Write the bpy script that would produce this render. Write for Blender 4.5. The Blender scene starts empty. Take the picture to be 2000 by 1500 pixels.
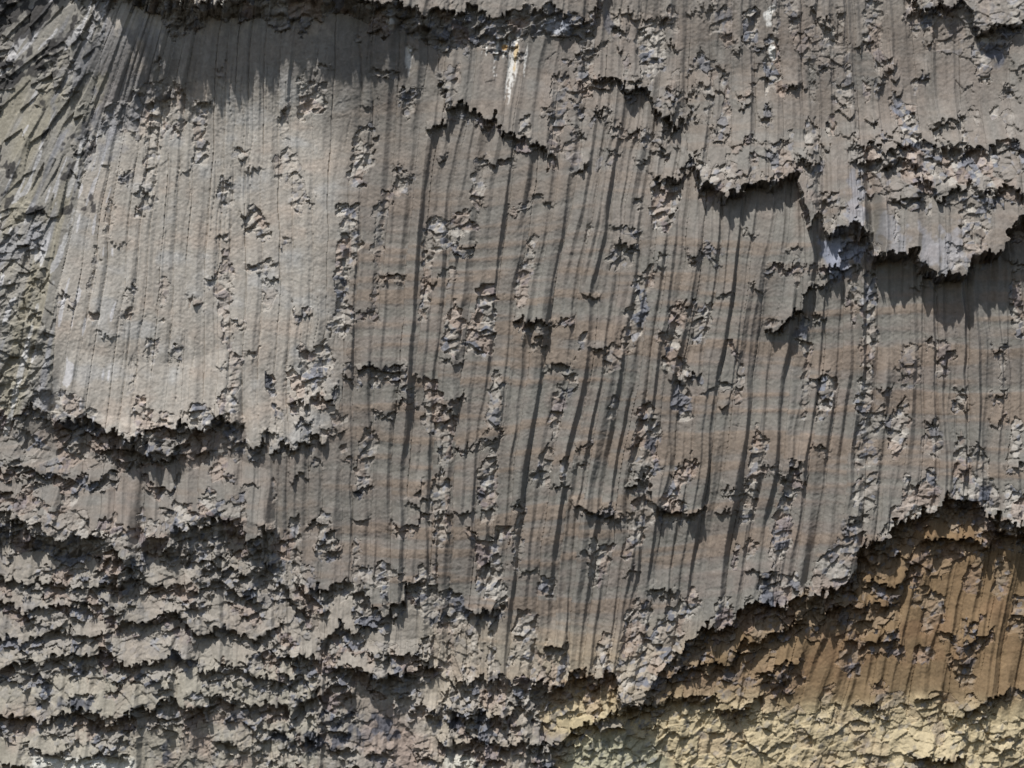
import bpy, math
import numpy as np
from mathutils import Vector, Matrix

# ------------------------------------------------------------------ camera, sky, sun, exposure
PX = 0.01                      # one centimetre of rock per traced unit
PITCH = math.radians(12.0)     # the viewer looks slightly up at the cliff
DIST = 60.0
scene = bpy.context.scene
cam_d = bpy.data.cameras.new("camera"); cam = bpy.data.objects.new("camera", cam_d)
scene.collection.objects.link(cam); scene.camera = cam
cam_d.sensor_width = 36.0; cam_d.lens = 36.0 * DIST / 20.0
cam_d.clip_start = 0.5; cam_d.clip_end = 2000.0
CAM = Vector((0, 0, 1.7)); cam.location = CAM
cam.rotation_euler = (math.pi / 2 + PITCH, 0, 0)
FWD = Vector((0, math.cos(PITCH), math.sin(PITCH)))
UPV = Vector((0, -math.sin(PITCH), math.cos(PITCH)))
CEN = CAM + FWD * DIST

SUN_EL = math.radians(51.0)
SUN_AZ = math.radians(17.0)    # from the left of the viewer's back
sun_dir = Vector((-math.sin(SUN_AZ) * math.cos(SUN_EL), -math.cos(SUN_AZ) * math.cos(SUN_EL), math.sin(SUN_EL)))
sun_d = bpy.data.lights.new("sun", 'SUN'); sun_d.energy = 4.5; sun_d.angle = math.radians(0.9)
sun_d.color = (1.0, 0.975, 0.94)
sun = bpy.data.objects.new("sun", sun_d); scene.collection.objects.link(sun)
sun.rotation_euler = sun_dir.to_track_quat('Z', 'Y').to_euler()
world = bpy.data.worlds.new("World"); scene.world = world; world.use_nodes = True
nt = world.node_tree; nt.nodes.clear()
out = nt.nodes.new("ShaderNodeOutputWorld"); bg = nt.nodes.new("ShaderNodeBackground")
sky = nt.nodes.new("ShaderNodeTexSky"); sky.sky_type = 'NISHITA'; sky.sun_disc = False
sky.sun_elevation = SUN_EL
sky.sun_rotation = math.atan2(sun_dir.x, sun_dir.y)
bg.inputs[1].default_value = 0.105
nt.links.new(sky.outputs[0], bg.inputs[0]); nt.links.new(bg.outputs[0], out.inputs[0])
scene.view_settings.view_transform = 'Standard'; scene.view_settings.look = 'None'
scene.view_settings.gamma = 1.0
scene.view_settings.exposure = -0.18

# ------------------------------------------------------------------ lattice of the cliff face
STEP = 1.5
X0, X1, Y0, Y1 = -150, 2150, -110, 1610     # extent in traced units (y runs down)
xs = np.arange(X0, X1 + STEP, STEP, dtype=np.float32); ys = np.arange(Y0, Y1 + STEP, STEP, dtype=np.float32)
NX, NY = len(xs), len(ys)
X, Y = np.meshgrid(xs, ys)
rng = np.random.default_rng(11)
f32 = np.float32

def smooth(a, b, t):
    t = np.clip((t - a) / (b - a), 0, 1); return t * t * (3 - 2 * t)

def noise(U, V, sx, sy, seed, octaves=1):
    """value noise in -1..1 with cell sizes sx, sy"""
    tot = np.zeros(U.shape, f32); amp = 1.0; norm = 0
    for o in range(octaves):
        r = np.random.default_rng(seed * 131 + o)
        tab = r.uniform(-1, 1, (97, 101)).astype(f32)
        u = U / sx + 1000.37 + o * 17; v = V / sy + 1000.71 + o * 31
        iu = np.floor(u).astype(np.int32); iv = np.floor(v).astype(np.int32)
        fu = u - iu; fv = v - iv
        fu = fu * fu * (3 - 2 * fu); fv = fv * fv * (3 - 2 * fv)
        a = tab[iv % 97, iu % 101]; b = tab[iv % 97, (iu + 1) % 101]
        c = tab[(iv + 1) % 97, iu % 101]; d = tab[(iv + 1) % 97, (iu + 1) % 101]
        tot += amp * ((a * (1 - fu) + b * fu) * (1 - fv) + (c * (1 - fu) + d * fu) * fv)
        norm += amp; amp *= 0.5; sx = sx / 2; sy = sy / 2
    return tot / norm * 1.4

def voronoi(U, V, sx, sy, seed, k=4, jit=0.95):
    """nearest site: its place, k random numbers and the gap to the second nearest"""
    r = np.random.default_rng(seed); M, N = 211, 223
    jx = r.uniform(-.5, .5, (M, N)).astype(f32) * jit; jy = r.uniform(-.5, .5, (M, N)).astype(f32) * jit
    tabs = r.uniform(0, 1, (k, M, N)).astype(f32)
    u = U / sx + 500; v = V / sy + 500
    iu = np.floor(u).astype(np.int32); iv = np.floor(v).astype(np.int32)
    best = np.full(U.shape, 1e9, f32); sec = np.full(U.shape, 1e9, f32)
    bu = np.zeros(U.shape, np.int32); bv = np.zeros(U.shape, np.int32); px = np.zeros(U.shape, f32); py = np.zeros(U.shape, f32)
    for dv in (-1, 0, 1):
        for du in (-1, 0, 1):
            cu = iu + du; cv = iv + dv
            a = cu + .5 + jx[cv % M, cu % N]; b = cv + .5 + jy[cv % M, cu % N]
            d = (a - u) ** 2 + (b - v) ** 2
            m = d < best
            sec = np.where(m, best, np.minimum(sec, d))
            best = np.where(m, d, best); bu = np.where(m, cu, bu); bv = np.where(m, cv, bv)
            px = np.where(m, a, px); py = np.where(m, b, py)
    rnd = [t[bv % M, bu % N] for t in tabs]
    return ((px - 500) * sx).astype(f32), ((py - 500) * sy).astype(f32), rnd, (np.sqrt(sec) - np.sqrt(best)).astype(f32)

# lean of the columns: (x, y, sideways shift per unit of rise)
LEAN = [(-100, -50, .75), (60, 60, .75), (150, 130, .6), (230, 60, .45), (330, 90, .25), (40, 350, .5), (120, 420, .28), (30, 600, .30), (100, 640, .22), (20, 800, .25),
        (200, 500, .10), (300, 300, .05), (400, 250, .0), (400, 600, -.02), (550, 300, -.03), (550, 650, .0), (250, 750, .08), (480, 800, .02), (650, 400, .0),
        (750, 200, .05), (750, 350, .12), (760, 550, .08), (700, 800, .03), (720, 1000, .02), (620, 1000, .0), (500, 950, .0), (200, 960, .06), (300, 1020, .05),
        (850, 300, .12), (850, 550, .05), (870, 800, .08), (850, 1000, .05), (1000, 150, .15), (1000, 350, .12), (960, 550, .14), (960, 750, .10), (950, 1000, .08),
        (1100, 200, .10), (1180, 350, .17), (1100, 500, .16), (1080, 700, .16), (1080, 880, .18), (1040, 1030, .15), (1230, 200, .12), (1250, 500, .14), (1250, 650, .14), (1200, 850, .16), (1180, 1050, .10),
        (1350, 100, .03), (1350, 300, .08), (1400, 450, .16), (1400, 600, .17), (1380, 800, .15), (1400, 950, .14), (1330, 1100, .14),
        (1500, 150, .0), (1500, 450, .10), (1480, 650, .13), (1500, 850, .12), (1480, 1100, .16), (1600, 150, -.02), (1640, 500, .04), (1600, 700, .10), (1600, 900, .13), (1580, 1080, .18),
        (1750, 100, -.10), (1750, 300, -.06), (1740, 550, .02), (1720, 750, .06), (1720, 950, .10), (1850, 250, -.10), (1880, 600, .0), (1850, 850, .03), (1950, 200, -.08), (1950, 700, .0), (1950, 950, .02),
        (1900, 1150, .20), (1750, 1200, .25), (1950, 1350, .18), (1600, 1300, .28), (1450, 1300, .25), (1250, 1200, .20), (1150, 1280, .12), (1000, 1250, .08), (900, 1300, .0), (800, 1230, .02), (400, 1350, .0), (150, 1350, .02), (100, 1130, .12), (500, 1200, -.05)]
lx = X[::12, ::12]; ly = Y[::12, ::12]
num = np.zeros(lx.shape); den = np.zeros(lx.shape)
for a, b, t in LEAN:
    w = 1.0 / (((lx - a) ** 2 + (ly - b) ** 2) + 60.0 ** 2) ** 1.7
    num += w * t; den += w
lc = num / den
tanf = np.empty(X.shape, f32)
tmp = np.stack([np.interp(xs, lx[0], row) for row in lc])
for i in range(NX):
    tanf[:, i] = np.interp(ys, ly[:, 0], tmp[:, i])
S = np.empty(X.shape, f32)
r0 = int((750 - Y0) / STEP)
S[r0] = xs
for r in range(r0 + 1, NY):
    q = xs + tanf[r] * STEP
    S[r] = np.interp(q, xs, S[r - 1]) + np.where(q > xs[-1], q - xs[-1], 0)
for r in range(r0 - 1, -1, -1):
    q = xs - tanf[r] * STEP
    S[r] = np.interp(q, xs, S[r + 1]) + np.where(q < xs[0], q - xs[0], 0)
Sraw = S.copy()
S = S + 5.0 * noise(X, Y, 90, 170, 3) + 1.6 * noise(X, Y, 30, 55, 4)

# fine break cells: every broken edge follows their outlines
cx1, cy1, rc1, gap1 = voronoi(X + 3 * noise(X, Y, 14, 14, 41), Y + 3 * noise(X, Y, 14, 14, 42), 9.5, 12.5, 21)
cx2, cy2, rc2, gap2 = voronoi(X, Y, 23, 25, 22)

# ------------------------------------------------------------------ traced lines of the cliff
P2 = [(-200, -900), (845, -900), (855, 130), (867, 172), (874, 210), (888, 220), (940, 224), (955, 238), (965, 228), (975, 245), (990, 272), (1021, 273), (1038, 287), (1066, 305), (1087, 294), (1098, 224), (1118, 168),
      (1154, 154), (1175, 168), (1206, 164), (1217, 178), (1252, 175), (1266, 189), (1283, 224), (1311, 220), (1315, 241), (1340, 231), (1346, 322), (1366, 336), (1370, 364), (1387, 364), (1405, 388), (1415, 388), (1419, 371),
      (1447, 378), (1454, 360), (1475, 367), (1496, 371), (1517, 353), (1538, 346), (1558, 340), (1561, 385), (1566, 402), (1580, 429), (1587, 418), (1604, 420), (1607, 451), (1625, 448), (1650, 434), (1678, 437), (1690, 451),
      (1702, 504), (1720, 511), (1734, 497), (1751, 500), (1786, 486), (1790, 514), (1818, 535), (1846, 530), (1881, 525), (1891, 507), (1916, 497), (1958, 486), (1961, 451), (1986, 437), (2000, 427), (2200, 420)]
P3 = [(-200, 840), (0, 826), (35, 815), (70, 787), (104, 787), (106, 815), (154, 808), (182, 815), (217, 833), (245, 830), (287, 840), (332, 840), (367, 836), (385, 826), (413, 826), (430, 812), (477, 805), (479, 847), (525, 850), (527, 881),
      (595, 885), (622, 874), (640, 860), (670, 780), (690, 640), (700, 400)]
P4 = [(-200, 1000), (0, 1002), (66, 1013), (130, 1041), (168, 1041), (200, 1034), (238, 1055), (290, 1052), (340, 1059), (371, 1038), (374, 1010), (420, 1002), (483, 1003), (486, 1024), (539, 1029), (548, 1105), (577, 1129), (616, 1160),
      (665, 1160), (720, 1171), (765, 1174), (783, 1167), (820, 1157), (845, 1170), (880, 1290), (895, 1335), (972, 1342), (1031, 1363), (1084, 1335), (1157, 1332), (1245, 1350), (1270, 1325), (1308, 1290), (1345, 1272), (1380, 1234), (1405, 1227),
      (1433, 1227), (1440, 1199), (1471, 1185), (1527, 1185), (1573, 1146), (1594, 1146), (1650, 1132), (1671, 1125), (1674, 1078), (1709, 1066), (1737, 1048), (1740, 1027), (1818, 1013), (1846, 985), (1888, 989), (2000, 1000), (2200, 1000)]
# ledges: (points of the lower lip, overhang, depth of the broken band under it, fade length upward or 0)
LEDGES = {
 'top': ([(-200, -90), (100, -70), (232, -32), (270, -6), (315, -10), (332, 8), (367, 18), (403, 16), (478, 8), (520, -10), (610, -10), (665, -4), (703, 12), (818, 16), (832, 34), (850, 26), (895, 26), (923, 16), (965, 30), (1000, 28), (1028, 12), (1070, 16), (1090, 20), (1140, 32), (1157, 18), (1170, -30), (1190, -80)], 64, 42, 260),
 'topright': ([(1775, -20), (1800, 8), (1845, 4), (1881, 8), (1895, 16), (1916, 52), (1958, 58), (1996, 32), (2200, 30)], 20, 14, 90),
 'slab': ([p for p in P2 if 850 < p[0] < 1090], 18, 12, 150),
 'notch': ([p for p in P2 if 1150 < p[0] < 1342], 22, 9, 150),
 'step': ([(1296, 346), (1312, 350), (1338, 351), (1346, 345)], 11, 7, 80),
 'shelf_w': ([p for p in P2 if 1344 < p[0] < 1609], 46, 10, 230),
 'shelf_m': ([p for p in P2 if 1605 < p[0] < 1704], 46, 14, 230),
 'shelf_e': ([p for p in P2 if 1700 < p[0]], 58, 12, 270),
 'blue': ([(1600, 532), (1623, 527), (1630, 526), (1644, 486), (1686, 460), (1700, 455)], 20, 18, 90),
 'blue2': ([(1588, 562), (1603, 570), (1611, 562), (1629, 553), (1647, 527), (1660, 520)], 13, 8, 60),
 'mid_r': ([(1538, 318), (1566, 322), (1608, 315)], 10, 8, 60),
 'upper_r': ([(1655, 284), (1702, 276), (1727, 295), (1765, 290), (1786, 280), (1811, 276), (1832, 283), (1867, 280), (1874, 297), (1916, 297), (1958, 273), (2000, 298), (2200, 300)], 14, 26, 90),
 'upper_r2': ([(1667, 315), (1720, 311), (1755, 315), (1788, 329), (1792, 348), (1818, 353), (1825, 375), (1860, 367), (1890, 352), (1902, 376), (1930, 378), (1947, 360), (1986, 383), (2200, 380)], 17, 14, 60),
 'upper_r3': ([(1730, 397), (1769, 383), (1806, 371)], 12, 10, 50),
 'corner': ([(1496, 634), (1510, 634), (1527, 630), (1560, 600), (1566, 590), (1572, 562), (1592, 556)], 22, 7, 140),
 'left_a': ([(-200, 836), (0, 826), (35, 815), (70, 789), (104, 787)], 12, 16, 90),
 'left_b': ([p for p in P3 if 105 < p[0] < 478], 24, 42, 130),
 'left_c': ([(478, 845), (500, 848), (526, 851)], 16, 12, 120),
 'left_d': ([(526, 881), (560, 885), (595, 885), (620, 875), (640, 862)], 16, 5, 120),
 'left_e': ([(186, 861), (210, 875), (245, 872), (294, 878), (315, 888), (350, 876), (372, 860)], 16, 16, 60),
 'left_f': ([(-200, 920), (0, 918), (40, 915), (102, 920), (140, 924), (168, 934), (196, 927), (230, 925), (236, 900)], 12, 18, 70),
 'left_g': ([(276, 915), (305, 931), (336, 953), (355, 922)], 9, 14, 50),
 'bench_a': ([(-200, 1010), (0, 1008), (66, 1018), (130, 1043), (168, 1043), (200, 1038), (238, 1057), (275, 1066)], 46, 58, 150),
 'bench_b': ([(275, 1066), (290, 1052), (340, 1059), (371, 1038), (376, 1012), (420, 1003), (483, 1003), (488, 1022), (539, 1028)], 42, 44, 110),
 'row_k': ([(395, 1094), (427, 1090), (437, 1115), (455, 1104), (486, 1108), (518, 1101), (553, 1115)], 14, 32, 80),
 'row_l': ([(525, 1129), (553, 1157), (574, 1164), (588, 1199), (605, 1199), (612, 1180)], 12, 22, 70),
 'row_m': ([(577, 1129), (591, 1146), (616, 1160), (665, 1160), (720, 1171), (765, 1174), (783, 1167), (820, 1157)], 18, 28, 120),
 'row_a': ([(-200, 1140), (0, 1136), (70, 1132), (130, 1139), (154, 1153), (210, 1146), (238, 1132), (275, 1128)], 15, 18, 60),
 'row_a2': ([(280, 1135), (320, 1150), (380, 1152), (420, 1140), (470, 1150), (520, 1165)], 13, 22, 60),
 'row_b': ([(-200, 1190), (0, 1181), (45, 1185), (101, 1181), (133, 1185), (180, 1181), (227, 1185), (250, 1180)], 14, 18, 55),
 'row_c': ([(-200, 1245), (0, 1241), (52, 1243), (84, 1234), (115, 1237), (161, 1241), (196, 1227), (224, 1220)], 15, 20, 60),
 'row_d': ([(224, 1202), (273, 1206), (315, 1214), (336, 1212), (385, 1230), (420, 1231), (462, 1230), (525, 1234), (556, 1223)], 18, 12, 70),
 'row_e': ([(622, 1248), (645, 1236), (671, 1216), (699, 1236), (716, 1230)], 17, 38, 70),
 'row_f': ([(-200, 1305), (0, 1300), (35, 1290), (80, 1290), (140, 1280), (161, 1283), (189, 1276), (241, 1286), (280, 1290), (318, 1283), (340, 1280), (378, 1283)], 18, 25, 55),
 'row_f2': ([(385, 1304), (437, 1314), (472, 1304), (518, 1321), (560, 1318), (600, 1312)], 17, 22, 60),
 'row_f3': ([(500, 1265), (540, 1272), (600, 1280), (640, 1290)], 13, 22, 50),
 'row_g': ([(640, 1305), (685, 1310), (720, 1311), (783, 1308), (818, 1308), (860, 1297)], 20, 30, 60),
 'row_lip': ([(715, 1268), (735, 1278), (769, 1276), (804, 1276), (834, 1251), (850, 1240)], 10, 18, 90),
 'row_h': ([(85, 1391), (119, 1395), (157, 1377), (189, 1391), (210, 1409), (241, 1395), (275, 1358), (294, 1367), (325, 1367), (385, 1374), (444, 1363), (465, 1355)], 18, 35, 80),
 'row_i': ([(-200, 1400), (0, 1395), (85, 1396)], 18, 32, 70),
 'row_i2': ([(470, 1370), (520, 1378), (570, 1370), (640, 1350), (700, 1352)], 14, 28, 60),
 'row_j': ([(45, 1456), (98, 1466), (133, 1473), (200, 1470), (262, 1476)], 14, 12, 60),
 'row_k2': ([(500, 1440), (540, 1432), (590, 1442), (640, 1430)], 12, 22, 50),
 'foot_a': ([(885, 1332), (926, 1342), (972, 1342), (1003, 1353), (1031, 1363), (1045, 1360)], 18, 35, 120),
 'foot_b': ([(860, 1372), (888, 1388), (930, 1391), (986, 1395), (1010, 1385)], 18, 42, 60),
 'foot_c': ([(855, 1440), (900, 1452), (950, 1446), (1010, 1452), (1070, 1450)], 15, 30, 55),
 'contact_w': ([(1036, 1362), (1084, 1337), (1157, 1334), (1245, 1352), (1266, 1327), (1308, 1292)], 16, 30, 130),
 'contact_w2': ([(1055, 1470), (1085, 1452), (1112, 1432), (1145, 1412), (1182, 1400), (1245, 1386), (1297, 1374), (1312, 1350)], 18, 30, 90),
 'contact_m': ([(1308, 1290), (1345, 1272), (1380, 1234), (1405, 1227), (1433, 1227), (1440, 1199), (1471, 1185), (1527, 1185), (1573, 1148)], 28, 36, 190),
 'contact_e': ([(1573, 1148), (1594, 1146), (1650, 1132), (1670, 1125), (1674, 1080), (1709, 1066), (1737, 1048), (1740, 1030), (1818, 1013), (1846, 987), (1888, 989), (1930, 985), (2000, 1000), (2200, 1000)], 30, 42, 240),
 'ochre_a': ([(1684, 1132), (1734, 1146), (1758, 1143), (1770, 1108), (1800, 1096)], 18, 22, 70),
 'ochre_b': ([(1800, 1050), (1835, 1047), (1895, 1060), (1933, 1055), (1965, 1041), (2000, 1043), (2200, 1040)], 22, 20, 60),
 'ochre_c': ([(1590, 1190), (1653, 1183), (1700, 1180), (1723, 1187), (1755, 1181)], 16, 18, 50),
 'ochre_d': ([(1300, 1330), (1360, 1297), (1398, 1288), (1426, 1290), (1454, 1253), (1524, 1236), (1569, 1206), (1585, 1190)], 20, 22, 60),
 'ochre_e': ([(1470, 1322), (1496, 1314), (1524, 1304), (1568, 1283)], 16, 14, 60),
 'ochre_f': ([(1300, 1372), (1317, 1370), (1363, 1363), (1398, 1353), (1410, 1385), (1450, 1380), (1494, 1360)], 18, 26, 70),
 'ochre_g': ([(1676, 1262), (1702, 1248), (1734, 1251), (1768, 1251)], 14, 16, 60),
 'ochre_h': ([(1880, 1255), (1891, 1251), (1915, 1246), (1942, 1234)], 13, 16, 60),
 'ochre_i': ([(1850, 1391), (1880, 1388), (1912, 1378), (1944, 1353), (1975, 1346)], 16, 30, 70),
 'ochre_j': ([(1670, 1380), (1700, 1372), (1735, 1385)], 16, 16, 50),
 'ochre_k': ([(1770, 1476), (1800, 1482), (1850, 1480), (1890, 1474)], 22, 16, 50),
 'break_a': ([(1003, 640), (1022, 625), (1052, 632), (1079, 631)], 15, 14, 90),
 'break_b': ([(697, 722), (720, 716), (752, 716), (772, 712), (795, 720)], 11, 28, 90),
 'break_c': ([(1222, 940), (1252, 944), (1264, 940), (1276, 964), (1290, 1000), (1340, 1006), (1356, 1004), (1375, 996)], 16, 10, 90),
 'break_d': ([(1194, 472), (1217, 480), (1247, 482)], 11, 24, 70),
 'break_e': ([(832, 256), (850, 248), (876, 240)], 14, 6, 60),
 'break_f': ([(1270, 350), (1300, 352), (1330, 352)], 12, 10, 50),
 'break_g': ([(616, 1082), (633, 1050), (656, 1036)], 12, 14, 60),
 'break_h': ([(1330, 745), (1350, 738), (1372, 742)], 10, 10, 50),
 'break_i': ([(1520, 920), (1545, 912), (1570, 905)], 12, 12, 60),
 'break_j': ([(565, 776), (600, 782), (645, 774), (662, 742)], 12, 10, 50),
 'break_k': ([(1115, 985), (1160, 1008), (1215, 1010)], 12, 10, 60),
 'break_l': ([(905, 1185), (930, 1195), (960, 1192), (990, 1170)], 16, 14, 60),
 'break_m': ([(1062, 1258), (1085, 1262), (1110, 1254)], 13, 12, 70),
}
# strips where column faces have fallen away: (x0, x1, y0, y1, strength)
STRIPS = [(273, 325, 245, 402, .8), (375, 416, 210, 330, .8), (539, 591, 287, 350, .7), (570, 600, 345, 413, .7), (420, 469, 360, 402, .8), (472, 539, 415, 470, 1), (273, 360, 182, 250, 1.3), (588, 640, 147, 224, 1), (658, 700, 415, 640, 1.1),
 (424, 458, 480, 574, .8), (430, 460, 570, 690, .7), (448, 480, 700, 790, .6), (311, 332, 553, 630, .6), (280, 322, 645, 712, .8), (514, 540, 555, 600, .5), (175, 200, 480, 600, .6), (200, 235, 380, 470, .6), (250, 275, 690, 800, .5),
 (685, 727, 262, 364, .9), (762, 800, 332, 392, .9), (920, 947, 308, 395, .8), (1073, 1105, 140, 318, .8), (862, 905, 110, 215, .7), (1245, 1308, 35, 147, 1), (1028, 1049, 455, 525, .9), (1136, 1157, 437, 483, .8), (730, 755, 385, 525, .7),
 (825, 930, 430, 500, 1.1), (820, 846, 490, 605, 1), (874, 892, 525, 560, .7), (727, 738, 540, 605, .7), (867, 909, 588, 686, 1.1), (910, 979, 581, 690, 1.2), (1007, 1031, 511, 600, .9), (825, 874, 742, 843, 1.1), (842, 881, 840, 1048, 1),
 (954, 982, 707, 868, .9), (937, 975, 868, 1012, 1), (1070, 1105, 770, 840, .9), (1049, 1080, 850, 955, .8), (1091, 1115, 889, 952, 1), (1236, 1292, 800, 938, 1.1), (1226, 1270, 525, 675, 1), (1297, 1329, 595, 717, 1.1), (1297, 1345, 717, 826, 1),
 (699, 776, 724, 763, 1.2), (690, 740, 805, 980, .8), (1182, 1220, 679, 721, .7), (1186, 1206, 777, 815, .8), (1268, 1332, 358, 470, 1.1), (1552, 1590, 570, 690, 1), (1565, 1582, 690, 805, .7), (1678, 1716, 546, 707, 1), (1675, 1706, 700, 800, 1),
 (1670, 1718, 805, 928, .8), (1657, 1675, 540, 630, .8), (1433, 1454, 703, 791, .8), (1757, 1802, 661, 756, .6), (1824, 1854, 665, 728, .7), (1948, 1965, 665, 788, .7), (1797, 1846, 819, 896, .8), (1862, 1890, 798, 956, 1), (1965, 1990, 822, 950, 1),
 (1738, 1780, 788, 875, 1), (1456, 1490, 840, 1000, 1), (1524, 1562, 906, 1015, 1), (1594, 1629, 742, 808, 1.1), (1356, 1391, 588, 682, 1), (1318, 1356, 745, 826, 1), (1300, 1360, 875, 996, 1.2), (1762, 1818, 938, 1015, 1.1), (1664, 1715, 928, 1000, .9),
 (1972, 1996, 542, 665, 1), (1562, 1608, 224, 308, .9), (1632, 1671, 157, 217, .8), (1492, 1541, 80, 178, 1.1), (1360, 1391, 101, 168, .9), (1405, 1433, 168, 262, .8), (1580, 1601, 133, 210, .7), (1692, 1737, 10, 122, .8), (1909, 1947, 84, 175, .9),
 (1930, 1955, 195, 255, .8), (1737, 1804, 203, 278, 1), (1604, 1650, 60, 91, .9), (1538, 1566, 0, 88, .7), (1447, 1482, 25, 78, 1.1), (1390, 1440, 0, 60, .7), (1770, 1800, 0, 60, .7), (1610, 1650, 215, 255, 1), (1565, 1600, 330, 400, .6), (1660, 1690, 350, 440, .9),
 (1690, 1725, 290, 330, 1), (1760, 1830, 300, 350, 1.1), (1830, 1960, 300, 378, 1), (1870, 1960, 400, 470, 1), (1740, 1760, 400, 480, .8), (1800, 1822, 360, 420, .8),
 (920, 1000, 1052, 1192, 1.3), (1000, 1025, 996, 1094, .9), (1035, 1101, 1108, 1171, 1.1), (835, 923, 1164, 1255, 1.2), (996, 1054, 1192, 1297, 1), (1150, 1203, 1055, 1157, 1), (1210, 1270, 992, 1090, 1), (1217, 1273, 1178, 1255, 1.2), (1294, 1346, 1178, 1255, 1.2),
 (730, 769, 1090, 1143, 1), (1305, 1365, 1139, 1240, 1.1), (1422, 1443, 1055, 1143, .9), (1475, 1524, 1108, 1180, 1.2), (1510, 1541, 975, 1108, 1), (1447, 1475, 1052, 1094, .8), (1786, 1806, 1143, 1180, .8), (1800, 1840, 1170, 1240, 1), (1786, 1818, 1262, 1300, 1),
 (1944, 1972, 1087, 1157, .9), (1895, 1926, 1073, 1157, .8), (1874, 1909, 1251, 1342, 1), (1640, 1700, 1240, 1310, .9), (1600, 1630, 1340, 1400, .8), (1700, 1730, 1340, 1395, .8), (1975, 2000, 1150, 1250, .9),
 (565, 660, 660, 775, 1), (515, 550, 735, 800, 1.1), (535, 560, 800, 880, .6), (618, 660, 1000, 1095, 1), (520, 560, 1040, 1130, 1), (370, 480, 1003, 1050, 1.3), (530, 545, 900, 1020, .8), (420, 445, 870, 960, .9), (350, 400, 850, 900, 1), (105, 175, 860, 915, 1.1),
 (40, 90, 850, 910, 1.1), (45, 75, 940, 1000, 1), (130, 155, 950, 1000, .9), (455, 485, 860, 900, 1), (660, 690, 860, 890, .9), (645, 690, 800, 830, .8), (1180, 1240, 480, 520, .8), (1130, 1165, 150, 190, .9), (1100, 1140, 250, 345, .6), (1120, 1150, 660, 700, .9), (1110, 1135, 730, 770, .9)]
# zones crumbled all over: (polygon centre x, y, half width, half height, strength, cell class)
ZONES = [(330, 1110, 130, 60, 1.0), (180, 1250, 330, 130, .75), (500, 1190, 120, 60, .9), (60, 1020, 120, 30, 1.), (520, 1340, 180, 60, .8), (120, 1430, 170, 60, .95), (450, 1440, 260, 70, .95), (750, 1440, 190, 90, .95), (980, 1430, 130, 70, 1.), (800, 1300, 120, 30, .8),
         (1180, 1385, 130, 30, 1.1), (1480, 1440, 220, 70, .6), (1800, 1440, 250, 70, .65), (1450, 1330, 150, 50, .7), (300, 865, 110, 35, 1.), (1850, 345, 140, 40, .8), (1700, 1460, 420, 60, .8), (1380, 1440, 120, 70, .9), (1200, 1475, 110, 60, .8), (1900, 60, 90, 60, .5), (1620, 90, 60, 40, .5), (1760, 1085, 90, 35, .8), (1560, 1220, 120, 40, .7), (300, 215, 70, 45, .6), (870, 1215, 60, 60, .7), (100, 880, 120, 50, .5)]
COL_A = [-140, -95, -60, -25, 10, 40, 75, 118, 148, 175, 220, 246, 270, 300, 332, 360, 400, 425, 447, 475, 508, 540, 565, 605, 632, 672, 692, 735, 780, 815, 860, 902, 951, 990, 1028, 1060, 1108, 1147, 1178, 1213, 1240, 1266, 1297, 1330, 1366, 1405, 1433, 1471, 1503,
         1541, 1570, 1596, 1632, 1671, 1706, 1740, 1772, 1804, 1832, 1867, 1891, 1930, 1965, 2005, 2040, 2080, 2120, 2160, 2210]
def random_cols(seed, mean, a=-300, b=2400):
    r = np.random.default_rng(seed); v = [a]
    while v[-1] < b: v.append(v[-1] + mean * r.uniform(.55, 1.5))
    return v
COL_B = random_cols(5, 40); COL_C = random_cols(8, 38)

# ------------------------------------------------------------------ tiers
qx = .8 * cx1 + .2 * X; qy = .75 * cy1 + .25 * Y
def tooth(seed, w, a):      # uneven teeth along a broken edge, one per splinter
    t = np.random.default_rng(seed).uniform(-1, 1, 997).astype(f32); t = np.sign(t) * np.abs(t) ** 1.5
    return a * t[(np.floor(S / w).astype(np.int32)) % 997]
TEETH = tooth(31, 13, 5) + tooth(32, 5.5, 2.5) + 6 * noise(X, Y, 22, 60, 33)
def edge_of(pts):
    p = np.array(pts, float); return np.interp(qx, p[:, 0], p[:, 1]).astype(f32)
TEETH += tooth(34, 21, 9) ; TEETH *= np.where(Y > 1050, .7, 1)
STAG = tooth(36, 37, 20) + 16 * noise(X, Y, 70, 400, 37)
y2 = edge_of(P2) + TEETH + .35 * STAG; y3 = edge_of(P3) + TEETH + .75 * STAG; y4 = edge_of(P4) + TEETH + STAG
tier = np.full(X.shape, 2, np.int8)
tier[(qy < y3) & (Sraw < 690 + 16 * noise(X, Y, 25, 90, 38, 2) + .5 * (cx1 - X))] = 3
tier[(qy < y2) & (qx > 850)] = 1
div = 1040 + (Y - 1363) * .28
tier[qy > y4] = 6
tier[(qy > y4) & (qx > div)] = 7
left_line = np.interp(Y, [-200, 0, 240, 420, 560, 815], [260, 225, 180, 150, 118, 100])
tier[(tier == 3) & (X < left_line)] = 4
print('tiers done')

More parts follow.
